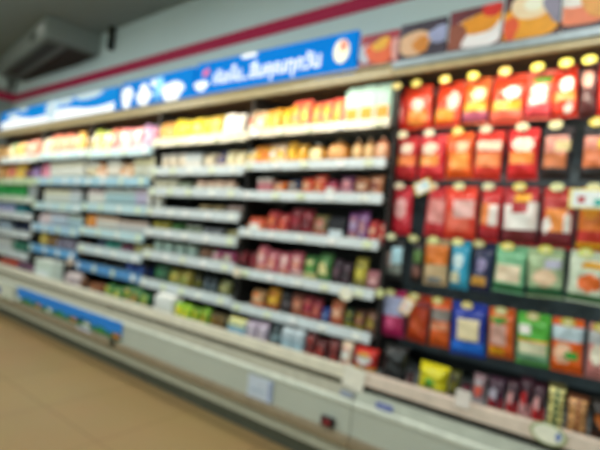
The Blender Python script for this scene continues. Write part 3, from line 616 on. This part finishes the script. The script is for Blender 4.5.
poster(400, 446, 2.05, 2.225, '#3c3040', 'dark food poster with a pale plate, second from the blue sign', [(-.35, .42, .085, .06, '#e8b890', .05, .1), (-.05, .36, .04, .04, '#d88428', .1, .5), (.7, .55, .05, .04, '#a0a4c8', .1, .3)])
poster(448, 500, 2.05, 2.235, '#6c2c34', 'food poster with orange dish on a white plate, third from the blue sign', [(.25, .40, .135, .075, '#f4ecec', .02, .05), (.24, .58, .095, .045, '#e8941c', .08, .15), (.65, .85, .045, .03, '#d8281c', .1, 0), (-.75, .35, .05, .06, '#94503c', .1, 0)])
poster(502, 558, 2.05, 2.265, '#50242c', 'food poster with golden dish topped by a cream egg', [(-.05, .34, .15, .08, '#f0a01c', .06, .1), (.05, .66, .085, .06, '#f4d8b0', .04, .1), (.10, .66, .04, .03, '#fff4dc', .04, .1), (-.72, .25, .03, .05, '#e8582c', .1, 0), (.8, .5, .03, .07, '#90889c', .1, .4), (-.5, .93, .06, .012, '#1c5c38', .1, 0)])
poster(560, 640, 2.05, 2.26, '#503c44', 'food poster with salmon and white dish at the right end', [(-.35, .36, .13, .055, '#f0845c', .08, .1), (-.55, .68, .08, .05, '#f0e8e0', .05, .2), (-.1, .72, .06, .05, '#3c6c34', .1, .1), (.4, .5, .12, .08, '#e8a04c', .05, 0)])

# ------------------------------------------------------------------ small cards on rails
def card(px, py, Y, w, h, c, label, rot=0.0, shape='r', edge=None, spot=None, name='promo_card', rx=0):
    x, z = along(px, py, Y)
    t = empty(name, (x, Y, z)); tag(t, label, 'card')
    pts = ell(0, 0, w/2, h/2, 28) if shape == 'o' else [(-w/2, -h/2), (w/2, -h/2), (w/2, h/2), (-w/2, h/2)]
    if edge: flat('border', mat(edge, .4), t, [(a*1.22, b*1.22) for a, b in pts], -.0012, .0012)
    flat('card', mat(c, .3, 0, .4), t, pts, -.0035, -.0013)
    for s in (spot or []): flat('print', mat(s[4], .5), t, [(s[0]*w+(a/w)*s[2]*w, s[1]*h+(b/h)*s[3]*h) for a, b in pts], -.005, -.0036)
    flat('clip', mat('#c8ccd0', .3, .3), t, [(-.008, 0), (.008, 0), (.008, h*.4), (-.008, h*.4)], .0013, .014)
    t.rotation_euler = (rx, rot, 0)
    return t
card(423, 187, .315, .075, .055, '#f4f8f4', 'tilted white card with yellow edge among the red hanging packs', -.42, edge='#f0cc50', spot=[(.2, .1, .4, .5, '#b8dcec')])
card(588, 199, .315, .115, .07, '#eef4f8', 'white card with red and teal print at the right edge', .02, edge='#e8dc80', spot=[(-.2, -.05, .22, .4, '#c05058'), (.33, -.2, .25, .4, '#40b4a8')])
card(407, 306, .315, .05, .075, '#f4e8dc', 'tilted white and orange card beside the magenta pack', .45, edge='#e8a41c', spot=[(-.1, -.1, .4, .4, '#e8c0c0')])
card(237, 272, .275, .075, .062, '#f0e4cc', 'round cream card where the first and second bays meet', 0, 'o')
card(346, 294, .275, .085, .075, '#f8f0d8', 'round bright cream card on the fifth shelf, first bay from the hooks', 0, 'o', spot=[(.1, .1, .4, .4, '#fffcf0')])
card(380, 293, .29, .055, .05, '#ccd098', 'small round olive card at the right end of the fifth shelf', 0, 'o')
card(548, 434, .02, .10, .065, '#f0f0e0', 'oval white card with blue mark on the lip below the hanging packs', .1, 'o', edge='#a4b080', spot=[(.34, .05, .18, .5, '#6c84c0')])
card(463, 399, .02, .06, .07, '#e8e0dc', 'small white card standing on the lip under the purple red bags', .05)
card(354, 378, .02, .115, .105, '#ece8dc', 'cream paper card on the lip beside the bright red bag', .15)
card(70, 262, .275, .09, .06, '#ecdcc8', 'slanted cream card on the lowest shelf of the fourth bay', -.3, edge='#d8a890')
card(232, 126, .275, .12, .03, '#fffcf4', 'narrow white card on the top rail below the shiny white bags', 0)

# notices, plates and the banner stuck on the front panels
def plate(px0, px1, z0, z1, m, label, name, cat, Y=-.0185, py=380):
    x0 = along(px0, py, Y)[0]; x1 = along(px1, py, Y)[0]
    t = empty(name, ((x0+x1)/2, Y, z0)); tag(t, label, cat)
    hw = (x1-x0)/2
    box('sheet', m, t, -hw, hw, 0, .004, 0, z1-z0)
    return t, hw, z1-z0
t, hw, h = plate(247, 272, .235, .355, mat('#c4cede', .4), 'pale blue notice with darker right edge on the white front panel', 'notice', 'notice', py=392)
box('print', mat('#8c9cc4', .5), t, hw*.72, hw*.96, -.0012, 0, .006, h-.006)
box('print', mat('#a8b8cc', .5), t, -hw*.8, hw*.5, -.0012, 0, h*.3, h*.45)
t, hw, h = plate(77, 91, .21, .31, mat('#c8cce0', .4), 'pale lilac notice below the blue banner', 'notice', 'notice', py=326)
box('print', mat('#a8acc8', .5), t, -hw*.7, hw*.7, -.0012, 0, h*.3, h*.6)
t, hw, h = plate(376, 393, .402, .43, mat('#6c78b8', .4), 'small blue plate on the ledge near the case joint', 'name_plate', 'plate', Y=-.006, py=400)
box('print', mat('#aab2d8', .5), t, -hw*.7, hw*.7, -.0012, 0, h*.4, h*.6)
t, hw, h = plate(340, 353, .405, .428, mat('#8c98b4', .4), 'faded blue grey plate on the ledge left of the blue plate', 'name_plate', 'plate', Y=-.006, py=394)
box('print', mat('#b8c0d0', .5), t, -hw*.7, hw*.7, -.0012, 0, h*.4, h*.6)
t, hw, h = plate(16, 124, .25, .385, mat('#1680dc', .5), 'long blue banner with green leafy lower edge on the front panel', 'banner', 'banner', py=305)
pts = [(-hw, 0), (hw, 0), (hw, h*.30)]+[(hw-2*hw*i/40, h*(.34+.08*math.sin(i*1.3)+.05*math.sin(i*2.9))) for i in range(1, 41)]
flat('green_edge', mat('#1c6a34', .5), t, pts, -.002, -.0003)
for k in range(9):
    flat('picture', mat(['#dfe6e0', '#2c8c3c', '#c87838'][k % 3], .5), t, ell(-hw*.94+k*hw*.235, h*.2, .05, .018, wob=.1), -.0038, -.0022)
k = box('clip', mat('#3c4438', .4), t, hw*.86, hw*.86+.06, -.016, -.004, -.055, .01, bev=.003)
box('spring', mat('#6c7468', .3, .5), k, hw*.86+.018, hw*.86+.042, -.022, -.016, -.035, -.01, bev=.002)
t, hw, h = plate(-8, 13, .19, .37, mat('#d8dccc', .4), 'white sticker at the left end of the blue banner', 'sticker', 'sticker', py=285)
box('print', mat('#2c4ca0', .5), t, -hw*.5, -hw*.1, -.0012, 0, h*.35, h*.7)
box('print', mat('#8c9c80', .5), t, hw*.3, hw*.7, -.0012, 0, h*.1, h*.3)
# dark red socket on the panel
x, z = along(329, 421, -.012)
t = empty('wall_socket', (x, -.013, z)); tag(t, 'small black and dark red power socket on the front panel', 'socket')
box('housing', mat('#1c1a1c', .4), t, -.038, .038, -.018, 0, -.022, .022, bev=.005)
box('cover', mat('#7c1824', .35), t, -.020, .020, -.024, -.018, -.014, .014, bev=.003)
# pale bin on the deck of the fourth bay
x, z = along(47, 270, .13)
t = empty('storage_bin', (x, .145, DECK)); tag(t, 'large pale mint box standing on the deck under the fourth bay', 'box')
box('body', mat('#c8d8d0', .5), t, -.18, .18, -.055, .055, 0, .20, bev=.006)
box('lid', mat('#dfe8e0', .45), t, -.188, .188, -.063, .063, .20, .222, bev=.004)
box('label', mat('#dce4e8', .5), t, -.12, .12, -.0575, -.055, .05, .12)

# ------------------------------------------------------------------ room
def tile_floor():
    m = bpy.data.materials.new('floor_tiles'); m.use_nodes = True; nt = m.node_tree; p = nt.nodes['Principled BSDF']
    tc = nt.nodes.new('ShaderNodeTexCoord'); mp = nt.nodes.new('ShaderNodeMapping'); br = nt.nodes.new('ShaderNodeTexBrick')
    mp.inputs['Location'].default_value = (2.17, .62, 0)
    nt.links.new(tc.outputs['Object'], mp.inputs['Vector']); nt.links.new(mp.outputs['Vector'], br.inputs['Vector'])
    br.offset = 0; br.inputs['Scale'].default_value = 1; br.inputs['Brick Width'].default_value = .6; br.inputs['Row Height'].default_value = .6
    br.inputs['Mortar Size'].default_value = .004; br.inputs['Mortar Smooth'].default_value = .2
    br.inputs['Color1'].default_value = lin('#a3865a'); br.inputs['Color2'].default_value = lin('#a18357'); br.inputs['Mortar'].default_value = lin('#80643e')
    nz = nt.nodes.new('ShaderNodeTexNoise'); nz.inputs['Scale'].default_value = 2.2; nz.inputs['Detail'].default_value = 5
    nt.links.new(tc.outputs['Object'], nz.inputs['Vector'])
    mx = nt.nodes.new('ShaderNodeMix'); mx.data_type = 'RGBA'; mx.blend_type = 'MULTIPLY'; mx.inputs['Factor'].default_value = .18
    nt.links.new(br.outputs['Color'], mx.inputs['A']); nt.links.new(nz.outputs['Color'], mx.inputs['B'])
    nt.links.new(mx.outputs['Result'], p.inputs['Base Color']); p.inputs['Roughness'].default_value = .45
    return m
X0, X1, Y0, YW, CZ = -7.22, 2.2, -4.2, .60, 3.17
struct('floor', box_me('floor', tile_floor(), X0-.2, X1+.2, Y0-.2, 1.2, -.1, 0))
struct('ceiling', box_me('ceiling', mat('#8e9690', .8, var=.03, scale=1.5), X0-.2, X1+.2, Y0-.2, 1.2, CZ, CZ+.1))
wallm = mat('#e2f2f2', .6, var=.03, scale=1.2)
struct('wall_back', box_me('wall_back', wallm, X0, X1, YW, 1.2, 2.13, CZ))
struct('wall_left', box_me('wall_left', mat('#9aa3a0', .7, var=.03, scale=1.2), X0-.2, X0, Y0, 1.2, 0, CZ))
struct('wall_right', box_me('wall_right', wallm, X1, X1+.2, Y0, 1.2, 0, CZ))
struct('wall_front', box_me('wall_front', wallm, X0-.2, X1+.2, Y0-.2, Y0, 0, CZ))
struct('wall_rear', box_me('wall_rear', wallm, X0, X1, .86, 1.2, 0, 2.129))
red = mat('#c81850', .5, var=.04)
struct('trim_1', box_me('trim_1', red, X0+.012, X1, YW-.012, YW, 2.65, 2.75))
struct('trim_2', box_me('trim_2', red, X0, X0+.012, Y0, YW, 2.65, 2.75))
# pale cabinet on the far wall
t = empty('meter_box', (X0+.015, .30, 2.79)); tag(t, 'pale grey meter box on the far wall above the red stripe', 'meter box')
box('body', mat('#c8d4cc', .5), t, -.01, .09, -.16, .16, 0, .17, bev=.006); box('door', mat('#d4e0d8', .4), t, .09, .1, -.14, .14, .015, .155, bev=.003)

# air conditioner under the ceiling
ax, ay, az = -4.99, .03, 2.915
t = empty('air_conditioner', (ax-.68, ay+.35, CZ), -.13); tag(t, 'grey ceiling air conditioner with brown intake underside in the far corner', 'air conditioner')
acm = mat('#949c98', .4, var=.03)
hz = CZ-az
box('casing', acm, t, -1.35, .72, -.24, .31, -hz+.02, 0, bev=.015)
box('bottom_cover', mat('#70766f', .45), t, -1.33, .70, -.225, .295, -hz, -hz+.02, bev=.004)
for x0, x1 in ((-.62, -.02), (.02, .66)):
    pass
bm = bmesh.new(); add_box(bm, -1.23, .66, -.01, .26, -hz-.008, -hz); 
for i in range(30): add_box(bm, -1.2+i*.062, -1.17+i*.062, 0, .25, -hz-.014, -hz-.008)
new_obj('intake_grille', finish(bm, 'intake_grille', mat('#3c2c20', .6)), t)
bm = bmesh.new(); add_box(bm, -1.1, .62, -.20, -.075, -hz-.006, -hz); new_obj('air_outlet', finish(bm, 'air_outlet', mat('#3a3a34', .6)), t)
box('front_grille', mat('#b4bcb8', .3, 0, .6), t, -1.29, .68, -.252, -.24, -hz+.05, -.05, bev=.005)
box('control_window', mat('#2c3430', .3), t, .20, .36, -.256, -.252, -hz+.07, -.10, bev=.002)
box('painted_reflection', mat('#ffffff', .25, 0, .8), t, .47, .67, -.256, -.252, -hz+.075, -.06, bev=.002)  # lamp's reflection on the front, put in as a white plate
# dark upright cylinder between unit and wall
bm = bmesh.new(); tube(bm, [(0, 0, 0), (0, 0, -.12), (0, 0, -.24)], .035, 12)
o = new_obj('dark_cylinder', finish(bm, 'dark_cylinder', mat('#1c2420', .6), True), None, (-4.64, .555, CZ)); tag(o, 'short dark vertical cylinder between air conditioner and wall', 'cylinder')

# ceiling lamps over the aisle
for k, (x, y) in enumerate(((-5.2, -1.5), (-2.6, -1.5), (0, -1.5), (-5.2, -3.2), (-2.6, -3.2), (0, -3.2))):
    t = empty('ceiling_lamp', (x, y, CZ)); tag(t, 'white rectangular ceiling lamp, ' + ['far end over the aisle', 'middle over the aisle', 'above the camera side of the aisle', 'far end near the front wall', 'middle near the front wall', 'right end near the front wall'][k], 'lamp', 'ceiling lamps')
    box('frame', mat('#e0e0dc', .5), t, -.62, .62, -.17, .17, -.05, 0, bev=.005)
    box('diffuser', mat('#f4fbf6', .4, emit=3.4), t, -.58, .58, -.13, .13, -.056, -.05)
    L = bpy.data.lights.new('ceiling_light', 'AREA'); L.shape = 'RECTANGLE'; L.size = 1.16; L.size_y = .26; L.energy = 25; L.color = (.93, 1, .96)
    lo = bpy.data.objects.new('ceiling_light', L); COL.objects.link(lo); lo.location = (x, y, CZ-.06)

w = bpy.data.worlds.new('world'); sc.world = w; w.use_nodes = True
w.node_tree.nodes['Background'].inputs[0].default_value = (.8, .9, .85, 1); w.node_tree.nodes['Background'].inputs[1].default_value = .3

# ------------------------------------------------------------------ camera
cam = bpy.data.cameras.new('camera'); co = bpy.data.objects.new('camera', cam); COL.objects.link(co); sc.camera = co
rc = RT*math.cos(ROLL)+UP*math.sin(ROLL); uc = -RT*math.sin(ROLL)+UP*math.cos(ROLL); bc = -FW
M = Matrix(((rc.x, uc.x, bc.x, 0), (rc.y, uc.y, bc.y, CAMY), (rc.z, uc.z, bc.z, CAMZ), (0, 0, 0, 1)))
co.matrix_world = M
cam.sensor_width = 36; cam.lens = 27; cam.clip_start = .05
cam.dof.use_dof = True; cam.dof.focus_distance = .35; cam.dof.aperture_fstop = 4.0
sc.view_settings.view_transform = 'Standard'; sc.view_settings.look = 'None'; sc.view_settings.gamma = 1
sc.view_settings.exposure = 0.0
sc.cycles.use_denoising = True
sc.cycles.max_bounces = 6
